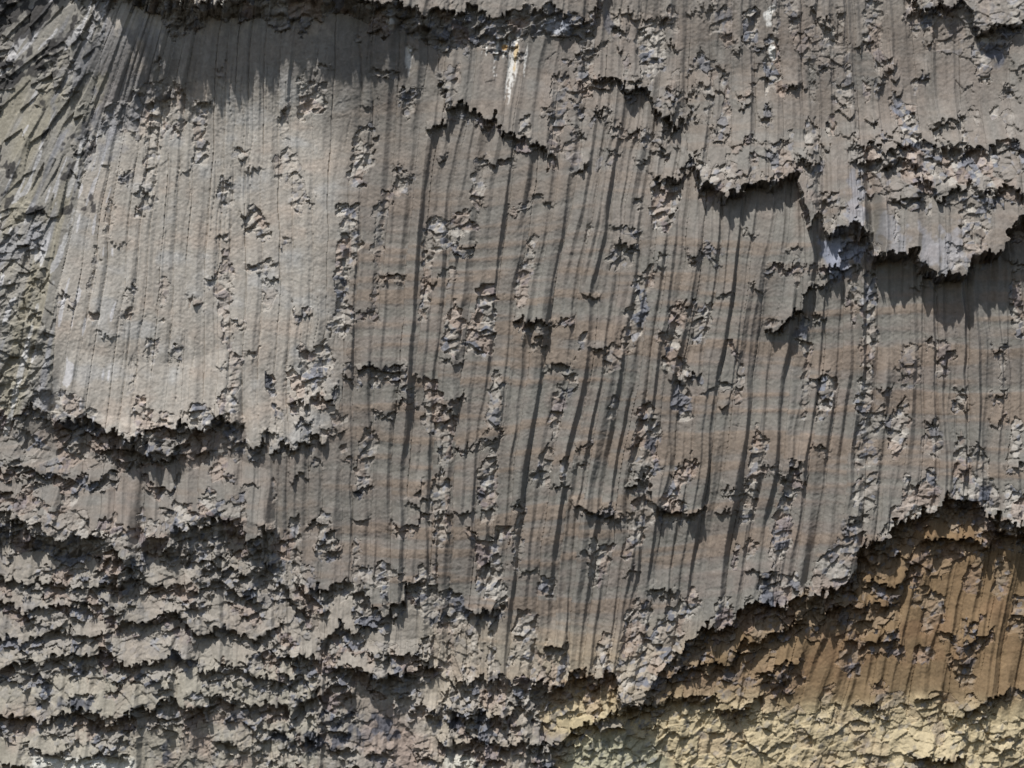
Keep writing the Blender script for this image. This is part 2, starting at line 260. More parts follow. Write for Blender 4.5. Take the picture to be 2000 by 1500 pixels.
# ------------------------------------------------------------------ column relief
def columns(bounds, seed):
    b = np.array(bounds, float); n = len(b); r = np.random.default_rng(seed)
    j = np.clip(np.searchsorted(b, S) - 1, 0, n - 2).astype(np.int32)
    wdt = (b[j + 1] - b[j]).astype(f32); t = ((S - b[j]) / wdt).astype(f32)
    c = r.uniform(-3.2, 3.2, n).astype(f32)
    amp = r.uniform(.5, .95, n).astype(f32)
    # heights along each column wander and jump where a face has spalled
    jn = noise(j * 53.0 + 7, Y, 1.0, 130, seed + 1) ; c2 = c[j] + 2.5 * jn
    fl = r.uniform(.2, .42, n).astype(f32)[j] * np.clip(38 / wdt, .6, 1.2)
    fl = np.clip(fl * (1 + .35 * noise(j * 31.0, Y, 1, 90, seed + 2)), .08, .5)
    am = amp[j] * np.clip(.85 + .65 * noise(j * 71.0, Y, 1, 120, seed + 3), .1, 1.2)
    a = am * 12.0
    kink = r.uniform(.3, .6, n).astype(f32)[j]; kh = r.uniform(-2.5, 2.5, n).astype(f32)[j]
    jn2 = np.minimum(j + 1, n - 1); cn = c[jn2] + 2.5 * noise(jn2 * 53.0 + 7, Y, 1.0, 130, seed + 1)
    front = c2 + a * .55 * np.clip(t / (1 - fl), 0, 1) + kh * (1 - np.abs(np.clip(t / (1 - fl), 0, 1) - kink) / np.maximum(kink, 1 - kink))
    end = c2 + a * .55
    u = np.clip((t - (1 - fl)) / fl, 0, 1)
    k = .3 + .4 * am                       # concave hollow at the foot of the flank
    h = np.where(t < 1 - fl, front, end + (cn - end) * u - k * 5.0 * np.sin(np.pi * np.clip(u, 0, 1)) ** 1.0)
    dist = np.minimum(t, 1 - t) * wdt
    return j, h.astype(f32), dist.astype(f32)
jA, hA, dA = columns(COL_A, 51); jB, hB, dB = columns(COL_B, 61); jC, hC, dC = columns(COL_C, 71)
isB = tier == 1; isC = (tier == 6) | (tier == 7)
J = np.where(isB, jB, np.where(isC, jC, jA)); H = np.where(isB, hB, np.where(isC, hC, hA)); DB = np.where(isB, dB, np.where(isC, dC, dA))
ca = np.where(tier == 2, 1.0, np.where(tier == 1, .62, np.where(tier == 3, .30, np.where(tier == 7, .95, np.where(tier == 6, .75, .2)))))
ca = ca * (1 - .7 * smooth(1330, 1420, Y) * (tier == 7))
ca = ca * (1 - .45 * smooth(900, 650, X) * (tier == 2))
D = (H * ca).astype(f32)
COL_F = random_cols(15, 21)
def fine(bounds, seed):
    b = np.array(bounds, float); n = len(b); r = np.random.default_rng(seed)
    s_ = S + 2.5 * noise(X, Y, 40, 130, seed + 5)
    j = np.clip(np.searchsorted(b, s_) - 1, 0, n - 2); w = (b[j + 1] - b[j]).astype(f32); t = ((s_ - b[j]) / w).astype(f32)
    am = np.clip(.65 + .8 * noise(j * 37.0, Y, 1, 150, seed + 6), 0, 1.4) * r.uniform(.4, 1.2, n).astype(f32)[j]
    f = r.uniform(.22, .5, n).astype(f32)[j]
    return (am * w * .2 * np.where(t < 1 - f, t / (1 - f), (1 - t) / f)).astype(f32)
D += fine(COL_F, 17) * np.where(tier == 2, 1 + .75 * smooth(680, 850, X), np.where(tier == 1, 1.0, np.where(tier == 3, .55 * smooth(120, 330, X), np.where(tier == 6, 1.5, np.where(tier == 7, 1.1, .1))))) 
# narrow joints between columns
crack = np.exp(-(DB / 1.9) ** 2) * smooth(-.3, .5, noise(J * 17.0, Y, 1, 110, 81))
D -= crack * np.where(tier == 3, 3.0, np.where(tier == 4, 1.2, 2.0))
# secondary joints inside the columns of the left face
s2 = S + 4 * noise(X, Y, 30, 60, 83); sb = np.array(random_cols(9, 21)); k2 = np.clip(np.searchsorted(sb, s2), 1, len(sb) - 1)
d2 = np.minimum(np.abs(s2 - sb[k2]), np.abs(s2 - sb[k2 - 1]))
D -= np.exp(-(d2 / 1.5) ** 2) * smooth(.3, .8, noise(k2 * 13.0, Y, 1, 80, 84)) * np.where(tier == 3, 2.4 * smooth(120, 300, X), 1.0)

# ------------------------------------------------------------------ ledges
R = np.zeros(X.shape, f32)              # how broken the surface is
ON_P4 = ('bench_a', 'bench_b', 'row_m', 'foot_a', 'contact_w', 'contact_m', 'contact_e')
ON_W = {k: 1.0 for k in ON_P4}; ON_W.update({k: .75 for k in ('left_a', 'left_b', 'left_c', 'left_d')}); ON_W.update({k: .35 for k in ('slab', 'notch', 'shelf_w', 'shelf_m', 'shelf_e')})
ROWN = 7 * noise(X, Y, 75, 60, 39) + 5 * noise(X, Y, 24, 70, 40) + .25 * STAG
band_of = np.zeros(X.shape, f32); BROW = np.zeros(X.shape, f32)
def ledge(pts, d, b, h, store=None):
    p = np.array(pts, float); xa, xb = p[0, 0], p[-1, 0]
    ya, yb = p[:, 1].min() - h - 40, p[:, 1].max() + b + 60
    r0, r1 = max(0, int((ya - Y0) / STEP)), min(NY, int((yb - Y0) / STEP) + 1)
    c0, c1 = max(0, int((xa - 30 - X0) / STEP)), min(NX, int((xb + 30 - X0) / STEP) + 1)
    sl = (slice(r0, r1), slice(c0, c1))
    x_, y_ = qx[sl], qy[sl]
    ye = np.interp(x_, p[:, 0], p[:, 1]).astype(f32) + TEETH[sl]
    if store and store[:3] == 'row': ye = ye + ROWN[sl]
    if store in ON_W: ye = ye + ON_W[store] * STAG[sl]
    ends = smooth(xa - 4, xa + 10, x_) * smooth(xb + 4, xb - 10, x_)
    t = ye - y_
    bb = b * (1 + .5 * noise(X[sl], Y[sl], 40, 40, 91)) + 4
    ty = ye - (Y[sl] * .6 + y_ * .4)
    # the face above the lip leans out evenly, following the columns
    gx_ = np.arange(xa - 80, xb + 81, 4.0); gy_ = np.interp(gx_, p[:, 0], p[:, 1]); kw = max(1, int(min(70, (xb - xa) * .5) / 4)); kw += 1 - kw % 2
    gp_ = np.pad(gy_, kw // 2, 'edge'); gs_ = np.convolve(gp_, np.ones(kw) / kw, 'valid')
    ts = np.interp(X[sl], gx_, gs_).astype(f32) - Y[sl]
    xl = X[sl] - tanf[sl] * np.clip(ts, 0, 400)
    sw = min(26, (xb - xa) * .4)
    es = smooth(xa - 4, xa + sw, xl) * smooth(xb + 4, xb - sw, xl)
    near = np.clip(t / 14, 0, 1)
    up = np.clip(1 - np.maximum(ts, 0) / h, 0, 1) * (es * near + ends * (1 - near))
    uu = np.clip(-ty / bb, 0, 1); dn = np.where(uu < 1, .45 * (1 - uu) - .45 * np.sin(np.pi * np.minimum(uu * 1.15, 1)), 0) * smooth(-1, 0, -np.maximum(ty, 0))
    dn = np.where(d > 40, np.clip(1 - uu, 0, 1) ** 1.2 * .75, dn)
    c = np.where(t > 0, up, dn * ends)
    if store == 'top': c = c * np.interp(x_, [150, 260, 600, 860, 940, 1160], [.8, 1, .85, .7, .36, .28]).astype(f32)
    D[sl] += d * c
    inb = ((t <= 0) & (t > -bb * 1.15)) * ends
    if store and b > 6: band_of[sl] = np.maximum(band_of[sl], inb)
    if b > 6: R[sl] = np.maximum(R[sl], inb * min(1.5, .45 + b / 30))
    BROW[sl] = np.maximum(BROW[sl], ends * np.exp(-np.clip(t, 0, 999) / 14.0) * (t > 0) * min(1, d / 30))
    return sl, (t > -bb) & (t < h * .9) & (ends > .5), t
ROWREG = {}
for name, (pts, d, b, h) in LEDGES.items():
    sl, m, t = ledge(pts, d, b, h or d * 3.5, name)
    ROWREG[name] = (sl, m, t)
# small rows of broken column ends covering the lower left of the cliff and the ochre foot
r = np.random.default_rng(19)
for i in range(230):
    a = r.uniform(); x = r.uniform(-140, 1060) if a < .78 else r.uniform(1290, 2140)
    y = r.uniform(1075, 1590) if x < 1060 else r.uniform(1120, 1590)
    if x > 540 and x < 1060 and y < 1200 + .22 * (x - 540): continue
    if x > 1290 and y < 1200 + max(0, (1700 - x)) * .5 and r.uniform() < .6: continue
    w = r.uniform(9, 36); n = 4; px_ = x + np.linspace(-w, w, n)
    py_ = y + np.cumsum(r.uniform(-7, 7, n))
    ledge(list(zip(px_, py_)), r.uniform(4, 11), r.uniform(9, 20), r.uniform(26, 60))
# small broken column ends scattered over the upper faces
for i in range(150):
    x = r.uniform(0, 2000) if i < 35 else r.uniform(1120, 2000); y = r.uniform(60, 1120) if i < 35 else r.uniform(0, 330)
    if x < 700 and y < 780 and r.uniform() < .65: continue
    w = r.uniform(7, 20); px_ = x + np.linspace(-w, w, 3)
    ledge(list(zip(px_, y + r.uniform(-8, 8, 3))), r.uniform(4, 10), r.uniform(4, 10), r.uniform(22, 60))
r = np.random.default_rng(77)
CRUMB = []
for bnd in (COL_A, COL_A, COL_B):
    for k in range(len(bnd) - 1):
        for q in range(2):
            yy = r.uniform(80, 1130); row = int((yy - Y0) / STEP)
            xa, xb = np.interp([bnd[k], bnd[k + 1]], S[row], xs)
            c_ = int((min(max((xa + xb) / 2, 0), 1999) - X0) / STEP)
            if xb - xa < 12 or (bnd is COL_B) != (tier[row, c_] == 1) or tier[row, c_] not in (1, 2, 3): continue
            ledge([(xa - 2, yy + r.uniform(-5, 5)), ((xa + xb) / 2, yy + r.uniform(-9, 9)), (xb + 2, yy + r.uniform(-5, 5))], r.uniform(3, 7.5) * (.6 if tier[row, c_] == 3 else 1), r.uniform(4, 12), r.uniform(60, 200))
            if r.uniform() < .04: CRUMB.append(((xa + xb) / 2 - r.uniform(6, 16), (xa + xb) / 2 + r.uniform(6, 16), yy, yy + r.uniform(18, 90), r.uniform(.5, .9)))
p4 = np.array(P4, float)
for k in range(90):
    x = r.uniform(-40, 2040); y = float(np.interp(x, p4[:, 0], p4[:, 1])); w = r.uniform(8, 22); hh = r.uniform(25, 110) * (.5 if x < 540 else 1)
    CRUMB.append((x - w, x + w, y - hh, y + r.uniform(5, 30), r.uniform(.7, 1.2)))
p2 = np.array(P2, float)
for k in range(34):
    x = r.uniform(870, 2040); y = float(np.interp(x, p2[:, 0], p2[:, 1])); w = r.uniform(6, 18); hh = r.uniform(20, 80)
    CRUMB.append((x - w, x + w, y - hh, y + 4, r.uniform(.6, 1.)))
p3 = np.array(P3, float)
for k in range(26):
    x = r.uniform(-20, 640); y = float(np.interp(x, p3[:, 0], p3[:, 1])); w = r.uniform(8, 22); hh = r.uniform(15, 60)
    CRUMB.append((x - w, x + w, y - hh, y + 6, r.uniform(.7, 1.1)))
for k in range(36):
    x = r.uniform(1150, 2000); y = r.uniform(0, 330); w = r.uniform(5, 16); hh = r.uniform(12, 45)
    CRUMB.append((x - w, x + w, y - hh, y + hh, r.uniform(.5, .95)))
print('ledges done')

# ------------------------------------------------------------------ fallen strips and crumbled zones
SM = np.zeros(X.shape, f32)
edge_n = noise(cx1, cy1, 22, 24, 95); edge_l = noise(cx1, cy1, 30, 75, 96)
for (xa, xb, ya, yb, st) in STRIPS + CRUMB:
    xm, ym = (xa + xb) / 2, (ya + yb) / 2
    i = min(max(int((ym - Y0) / STEP), 0), NY - 1); k = min(max(int((xm - X0) / STEP), 0), NX - 1)
    sc = S[i, k]; hw = (xb - xa) * .41; pad = 25
    r0, r1 = max(0, int((ya - pad - Y0) / STEP)), min(NY, int((yb + pad - Y0) / STEP))
    c0, c1 = max(0, int((xa - 90 - X0) / STEP)), min(NX, int((xb + 90 - X0) / STEP))
    sl = (slice(r0, r1), slice(c0, c1))
    ss = S[sl] + (cx1[sl] - X[sl]) * .55
    ex = np.abs(ss - sc) / hw; ey = np.abs(cy1[sl] - ym) / ((yb - ya) / 2)
    e = (ex ** 3 + ey ** 3) ** (1 / 3) + .34 * edge_n[sl] + .3 * edge_l[sl]
    m = (e < 1.0) * st
    SM[sl] = np.maximum(SM[sl], m)
ZM = np.zeros(X.shape, f32)
for (zx, zy, a, b, st) in ZONES:
    e = np.sqrt(((cx2 - zx) / a) ** 2 + ((cy2 - zy) / b) ** 2) + .35 * noise(cx2, cy2, 60, 45, 97)
    ZM = np.maximum(ZM, (e < 1) * st * (.38 if zx < 1050 and zy > 1080 else .85))
def blur(A, n):
    for ax in (0, 1):
        P_ = np.pad(A, [(n, n) if a_ == ax else (0, 0) for a_ in (0, 1)], 'edge'); C_ = np.cumsum(P_, ax, dtype=np.float64)
        C_ = np.concatenate([np.zeros_like(np.take(C_, [0], ax)), C_], ax); k_ = 2 * n + 1
        A = ((np.take(C_, np.arange(k_, C_.shape[ax]), ax) - np.take(C_, np.arange(0, C_.shape[ax] - k_), ax)) / k_).astype(f32)
    return A
SM = SM * (.35 + .65 * blur(np.minimum(SM, 1), 4))
# the weathered left margin
WL = smooth(45, -40, X - left_line) * (tier == 4)
wn = noise(cx2, cy2, 70, 110, 98)
ZM = np.maximum(ZM, WL * (wn > -.1) * .75)
R = np.maximum(R, np.maximum(SM, ZM * .85))
fu = S; 
sx_, sy_, rr, gp = voronoi(fu, Y + .2 * X, 19, 16, 23); sxb, syb, rb, gb = voronoi(X, Y + .3 * X, 9, 8, 24); sxc, syc, rcc, gc = voronoi(fu, Y - .4 * X, 34, 38, 25)
def facet(U, V, a, b, rn, w, hgt, tilt):
    return hgt * (rn[0] - .5) + tilt * ((rn[1] - .5) * (U - a) + (rn[2] - .62) * (b - V)) / w
F = facet(fu, Y + .2 * X, sx_, sy_, rr, 19, 11, 17) + facet(X, Y + .3 * X, sxb, syb, rb, 9, 2.6, 4.0)
FZ = F + facet(fu, Y - .4 * X, sxc, syc, rcc, 34, 9, 24)
D -= SM * 5.0
sxe, sye, re_, ge = voronoi(fu, Y + .15 * X, 12, 10, 27)
FS = facet(fu, Y + .15 * X, sxe, sye, re_, 12, 8, 11)
sxf, syf, rf_, gf = voronoi(S, Y, 24, 70, 28)
D += WL * facet(S, Y, sxf, syf, rf_, 24, 10, 9) * .6
D += np.where(ZM > SM, FZ, F) * np.clip(R, 0, 1.5) * np.where(SM > 0, .68, .8) + FS * np.clip(R, 0, 1.2) * np.where((tier == 6) & (SM == 0), .45, .25)
# shallow conchoidal spalls on the standing faces
sxd, syd, rd, gd = voronoi(S, Y, 30, 85, 26)
spall = np.where(rd[3] > .55, 1.0, 0) * (1 - np.clip(R, 0, 1))
D += spall * facet(S, Y, sxd, syd, rd, 30, 1.0, 1.0) * np.where(tier == 1, 1.3, .5)
# fine grain and chisel ripple
ph = Y / 27.0 + 1.1 * noise(X, Y, 240, 160, 100) + .35 * noise(J * 9.0, Y, 1, 400, 101)
rip = 1.5 * noise(X, Y + 9 * noise(J * 9.0, Y, 1, 400, 101) + 26 * noise(X, Y, 330, 300, 100), 300, 15, 99) + .8 * noise(X, Y + 20 * noise(X, Y, 330, 300, 100), 90, 9, 107)
cent = smooth(480, 720, X) * smooth(150, 450, Y) * (1 - R.clip(0, 1))
D += .35 * rip * cent
D += .32 * noise(X + .6 * Y, Y - .5 * X, 13, 15, 102, 3) + .34 * noise(X + .4 * Y, Y - .4 * X, 3.6, 4.2, 103)
D += .35 * noise(X, Y, 6, 26, 104) * (1 - R.clip(0, 1))
# broad form of the cliff
D += 22 * noise(X, Y, 520, 420, 105) + 8 * noise(X, Y, 180, 210, 106)
D += np.interp(Y, [-150, 60, 420, 850, 1150, 1600], [-10, -6, 4, 8, 2, 8]).astype(f32)
D += 50 * smooth(270, 10, Y + 18 * noise(X, Y, 120, 200, 108)) * smooth(60, 260, X) * smooth(900, 640, X)
# recess under the contact: the ochre rock lies further back, the pale hollow deepest
D -= 16 * (tier == 7) * smooth(0, 40, qy - y4)
hol = np.sqrt(((X - 1200) / 115) ** 2 + ((Y - 1520) / 95) ** 2)
D -= 8 * smooth(1.15, .6, hol)
print('relief done')

# ------------------------------------------------------------------ mineral colours, plus shade painted in below the top overhang
def srgb(r_, g_, b_):
    c = np.array([r_, g_, b_], float) / 255; return np.where(c < .04045, c / 12.92, ((c + .055) / 1.055) ** 2.4)
def rock(r_, g_, b_): return srgb(r_, g_, b_) * 1.0
col = np.empty(X.shape + (3,), f32)
GREEN = rock(139, 137, 128); BROWN = rock(146, 129, 113); TAN = rock(168, 142, 116); GREY = rock(150, 146, 139); PALE = rock(165, 160, 149); CREAM = rock(186, 180, 170)
BLUE = rock(128, 134, 148); DARK = rock(84, 84, 90); OCHRE = rock(138, 113, 82); OLIVE = rock(130, 112, 84); YEL = rock(206, 190, 152); BEIGE = rock(154, 147, 134); WHITE = rock(236, 233, 226); SLATE = rock(98, 102, 114)
def mix(m, c):
    m = np.clip(m, 0, 1)[..., None]; np.copyto(col, col * (1 - m) + c.astype(f32) * m)
col[:] = rock(142, 134, 124)
n1 = noise(X, Y, 160, 120, 110, 3); n2 = noise(X, Y, 60, 45, 111, 3); n3 = noise(S, Y, 28, 120, 112, 2)
mix(.5 + .5 * n1, rock(148, 136, 126)); mix(.35 + .5 * n3, rock(137, 133, 126))
bandA = smooth(.1, 1.3, rip + .35 * n2); bandB = smooth(.0, 1.2, -rip + .35 * n3)
bw = .35 + .65 * smooth(500, 800, X) * smooth(300, 620, Y)
bw = bw * (1 - .5 * smooth(1550, 1900, X) * smooth(700, 400, Y))
mix(.5 * bandA * bw * (tier < 4), TAN * .55 + BROWN * .4); mix(.55 * bandB * bw * (tier < 4), GREEN)
col *= np.where((tier == 2) | (tier == 1) | (tier == 3), .86, 1.0)[..., None].astype(f32)
# paler left face with faint cool and rust streaks
lit = (tier == 3) * smooth(720, 600, X)
mix(.65 * lit, rock(172, 165, 154)); mix(.35 * lit * smooth(.1, .9, n2), rock(176, 156, 138)); mix(.4 * lit * smooth(.1, .8, -n2), rock(166, 168, 168))
mix(.35 * (tier == 5), BROWN)
mix(.5 * (tier == 6), BEIGE); mix(.4 * smooth(1250, 1330, Y) * (X < 620) * (tier == 6), rock(170, 164, 144)); mix(.5 * smooth(.0, .7, noise(X, Y, 70, 60, 113, 2)) * smooth(1360, 1410, Y) * (tier == 6), rock(168, 142, 128))
mix(.55 * smooth(980, 1060, X) * smooth(1180, 1300, Y) * (tier == 2), rock(176, 158, 128)); mix(.5 * smooth(800, 860, X) * smooth(1180, 1250, Y) * smooth(1060, 1000, X), rock(178, 164, 142))
mix(.4 * smooth(80, 0, Y) * (tier == 1), rock(160, 152, 142))
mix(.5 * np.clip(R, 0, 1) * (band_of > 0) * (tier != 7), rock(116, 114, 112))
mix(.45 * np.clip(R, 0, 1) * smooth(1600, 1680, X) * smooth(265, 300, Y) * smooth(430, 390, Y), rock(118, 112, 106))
# ochre foot
oc = (tier == 7) * smooth(-15, 55, qx - div + 40 * n2) * (.25 + .75 * smooth(-10, 48, qy - y4 + 22 * n2))
mix(.95 * oc, OCHRE); mix(.6 * oc * (.5 + .5 * n1), OLIVE); mix(.5 * oc * smooth(.1, .8, n2), rock(138, 108, 80)); mix(.8 * oc * smooth(1330, 1410, Y + 20 * n2), YEL)
mix(.8 * smooth(1.1, .8, hol + .1 * n2) * oc, rock(178, 176, 150))
# broken surfaces: fresh pale faces, some bluish or dark ones
rm = np.clip(R, 0, 1)
fresh = (rr[3] * .6 + rb[3] * .4)
mix(rm * .4 * (1 - .55 * oc), rock(154, 147, 138)); mix(rm * .5 * (fresh > .6) * (SM > 0) * (1 - .6 * oc), CREAM); mix(rm * .75 * (rcc[3] * .5 + rr[0] * .3 + rb[1] * .2 > .715) * (1 - .3 * oc), SLATE); mix(rm * .5 * (rb[2] > .9), BLUE)
mix(rm * .35 * (rcc[0] < .25), rock(150, 122, 104))
# weathered left margin: ochre skin, blue-grey film, black growth
w4 = (tier == 4) * 1.0
mix(.75 * w4, rock(146, 140, 126)); mix(.5 * w4 * smooth(-.1, .6, noise(S, Y, 26, 190, 114, 2)) * smooth(40, 160, Y), rock(162, 150, 114)); mix(.6 * w4 * smooth(.2, .7, noise(S, Y, 22, 110, 115, 2)), rock(140, 142, 152))
mix(.6 * (noise(S, Y, 14, 60, 116, 2) > .62) * ((tier == 4) | ((tier == 3) & (X < 230))), rock(196, 194, 196))
def blob(cx, cy, rx, ry, c, st, seed, rough=.5, lean=0., sharp=.35, on=1.0):
    e = np.sqrt(((X - cx - lean * (cy - Y)) / rx) ** 2 + ((Y - cy) / ry) ** 2) + rough * noise(X, Y, 16, 22, seed, 3)
    mix(on * st * smooth(1 + sharp / 2, 1 - sharp, e), c)
BLK = rock(52, 50, 52)
for (a, b, c, d) in [(40, 130, 45, 130), (120, 60, 60, 40), (20, 260, 60, 50), (120, 170, 22, 50), (60, 300, 30, 30)]:
    blob(a, b, c * .9, d, BLK, .0, 120 + a, 1.3, .5, .7)
    
spk = noise(X + .7 * Y, Y - .7 * X, 24, 60, 330, 4) + .45 * noise(X, Y, 9, 11, 331, 2)
mix(.85 * smooth(.05, .3, spk + .55 * smooth(330, 60, X * 1.6 + Y * .75) - .25) * (X < 190) * (Y < 420), BLK)
blob(215, 170, 90, 120, rock(118, 118, 122), .6, 131, .6, .3); blob(480, 110, 330, 70, rock(126, 122, 118), .6, 132, .5)  # wide second patch: shade under the top overhang, painted into the rock colour
blob(150, 210, 40, 55, rock(160, 152, 130), .6, 133, .5, .6)
# blue-grey film under the shelf
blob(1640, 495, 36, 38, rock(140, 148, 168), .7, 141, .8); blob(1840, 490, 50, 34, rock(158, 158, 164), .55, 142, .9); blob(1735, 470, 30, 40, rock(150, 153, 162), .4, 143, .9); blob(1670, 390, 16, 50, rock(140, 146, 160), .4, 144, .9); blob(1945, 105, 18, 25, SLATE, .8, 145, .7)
# lime-white runs
st = noise(X - .12 * (150 - Y), Y, 4.2, 60, 151, 2) + .5 * noise(X, Y, 3, 4, 152)
for (a, b, c, d, l, th) in [(992, 92, 34, 26, .1, .1), (1003, 120, 12, 60, .12, -.35), (995, 165, 9, 48, .12, -.1), (970, 125, 7, 34, .12, .1), (945, 100, 12, 16, .2, .2), (1028, 120, 6, 36, .1, .2), (800, 128, 10, 28, .1, .25)]:
    e = np.sqrt(((X - a - l * (b - Y)) / c) ** 2 + ((Y - b) / d) ** 2)
    mix(.85 * smooth(1.05, .6, e) * smooth(th, th + .45, st), WHITE * .85)
blob(1008, 103, 5, 26, rock(206, 178, 128), .9, 190, .5, .1); blob(986, 92, 5, 6, rock(176, 138, 76), .9, 191, .5)
blob(1507, 20, 9, 22, WHITE, .85, 192, .8); blob(1507, 95, 7, 22, WHITE, .8, 193, .9); blob(800, 130, 8, 25, WHITE, .6, 194, .9); blob(765, 52, 6, 10, WHITE, .5, 195, .8); blob(1085, 55, 20, 20, rock(170, 176, 188), .6, 196, .7); blob(1190, 35, 8, 24, SLATE, .6, 197, .7)
for (a, b, c, d) in [(525, 748, 12, 20), (535, 790, 9, 22), (1275, 870, 14, 20), (325, 1455, 16, 40), (700, 960, 14, 20), (940, 960, 10, 18), (1500, 1150, 16, 30), (880, 1415, 40, 12), (1845, 730, 0.1, .1), (855, 1215, 14, 22), (715, 1420, 50, 25), (180, 1370, 50, 12), (1925, 965, 14, 20), (620, 1440, 60, 20)]:
    blob(a, b, c, d, SLATE * .7, .85, int(200 + a % 91), .9, on=(R > .3) * (.25 + .75 * (rr[2] > .35)))
for k, (a, b) in enumerate([(60, 660), (45, 720), (30, 780), (130, 470), (150, 330)]):
    blob(a, b, 5, 60, rock(200, 196, 190), .8, 300 + k, .8, .28)
mix(.9 * smooth(1470, 1482, Y + 6 * n2) * smooth(60, 75, X) * smooth(275, 262, X), rock(214, 212, 202)); blob(900, 1490, 30, 16, rock(196, 192, 178), .8, 310, .5)
blob(20, 690, 14, 120, rock(150, 141, 116), .6, 311, .4, .26); blob(62, 560, 10, 60, rock(156, 144, 112), .6, 312, .4, .3)
# the grey rock carries little colour; the foot keeps its ochre
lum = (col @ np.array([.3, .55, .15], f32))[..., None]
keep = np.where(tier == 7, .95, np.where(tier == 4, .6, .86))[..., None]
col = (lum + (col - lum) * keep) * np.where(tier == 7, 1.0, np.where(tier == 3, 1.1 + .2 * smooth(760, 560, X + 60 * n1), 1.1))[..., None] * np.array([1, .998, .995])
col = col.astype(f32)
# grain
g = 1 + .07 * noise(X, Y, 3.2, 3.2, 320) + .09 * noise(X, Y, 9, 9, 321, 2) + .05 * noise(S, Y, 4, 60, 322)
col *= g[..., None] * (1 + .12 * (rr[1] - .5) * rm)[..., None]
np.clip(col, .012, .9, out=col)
print('colour done')

# ------------------------------------------------------------------ rock material
mat = bpy.data.materials.new("basalt"); mat.use_nodes = True
t = mat.node_tree; t.nodes.clear()
o = t.nodes.new("ShaderNodeOutputMaterial"); b = t.nodes.new("ShaderNodeBsdfPrincipled")
at = t.nodes.new("ShaderNodeAttribute"); at.attribute_name = "mineral"
tc = t.nodes.new("ShaderNodeNewGeometry")
na = t.nodes.new("ShaderNodeTexNoise"); na.inputs['Scale'].default_value = 38.0; na.inputs['Detail'].default_value = 5.0; na.inputs['Roughness'].default_value = .65
nb = t.nodes.new("ShaderNodeTexNoise"); nb.inputs['Scale'].default_value = 70.0; nb.inputs['Detail'].default_value = 3.0
rp = t.nodes.new("ShaderNodeMapRange"); rp.inputs[1].default_value = .3; rp.inputs[2].default_value = .7; rp.inputs[3].default_value = .86; rp.inputs[4].default_value = 1.14
mx = t.nodes.new("ShaderNodeVectorMath"); mx.operation = 'SCALE'
bp = t.nodes.new("ShaderNodeBump"); bp.inputs['Strength'].default_value = .55; bp.inputs['Distance'].default_value = .007
for n_ in (na, nb): t.links.new(tc.outputs['Position'], n_.inputs['Vector'])
t.links.new(nb.outputs['Fac'], rp.inputs[0]); t.links.new(at.outputs['Color'], mx.inputs[0]); t.links.new(rp.outputs[0], mx.inputs['Scale'])
t.links.new(mx.outputs[0], b.inputs['Base Color']); t.links.new(na.outputs['Fac'], bp.inputs['Height']); t.links.new(bp.outputs[0], b.inputs['Normal'])
b.inputs['Roughness'].default_value = .88; b.inputs['Specular IOR Level'].default_value = .25
t.links.new(b.outputs[0], o.inputs[0])

# ------------------------------------------------------------------ which rock belongs to which body
ID = np.zeros(X.shape, np.int32)                 # 0: the body of the cliff
META = {0: dict(name='cliff', kind='structure')}
def tri_word(n): return ['', 'first', 'second', 'third', 'fourth', 'fifth', 'sixth', 'seventh', 'eighth', 'ninth', 'tenth', 'eleventh', 'twelfth'][n]
LAND = {1: [(985, 'the white streak'), (1505, 'the white patches by the top edge'), (1608, "the big shelf's square corner"), (1830, "the shelf's pale hanging lobe")],
        2: [(545, "the left face's clean shadowed lip"), (850, 'the rubble run left of centre'), (1050, 'the small dark central break'), (1260, 'the rubble patch right of centre'), (1510, 'the square shadowed notch'), (1695, 'the long pale rubble strip'), (1875, 'the white crumbled strip'), (150, 'the thick dark bench')],
        3: [(300, 'the rubble knot up high'), (440, 'the middle rubble strip'), (600, "the left face's right end")],
        7: [(1490, 'the dark hollow'), (1720, 'the stepped ochre ledge'), (1930, 'the right frame edge')]}
TIERTXT = {1: ('grey upper column above the jagged shelf', 'upper tier'), 2: ('tan-banded grey column of the central face', 'central face'), 3: ('pale grey column of the left face', 'pale left face'), 7: ('ochre leaning column at the foot', 'ochre foot')}
GROUP = {1: 'basalt columns above the jagged shelf', 2: 'basalt columns of the central face', 3: 'basalt columns of the pale left face', 7: 'ochre columns at the foot of the cliff'}
BND = {1: COL_B, 2: COL_A, 3: COL_A, 7: COL_C}
nid = 1
RF = R[:-1, :-1]
inframe = (X > 0) & (X < 2000) & (Y > 0) & (Y < 1500)
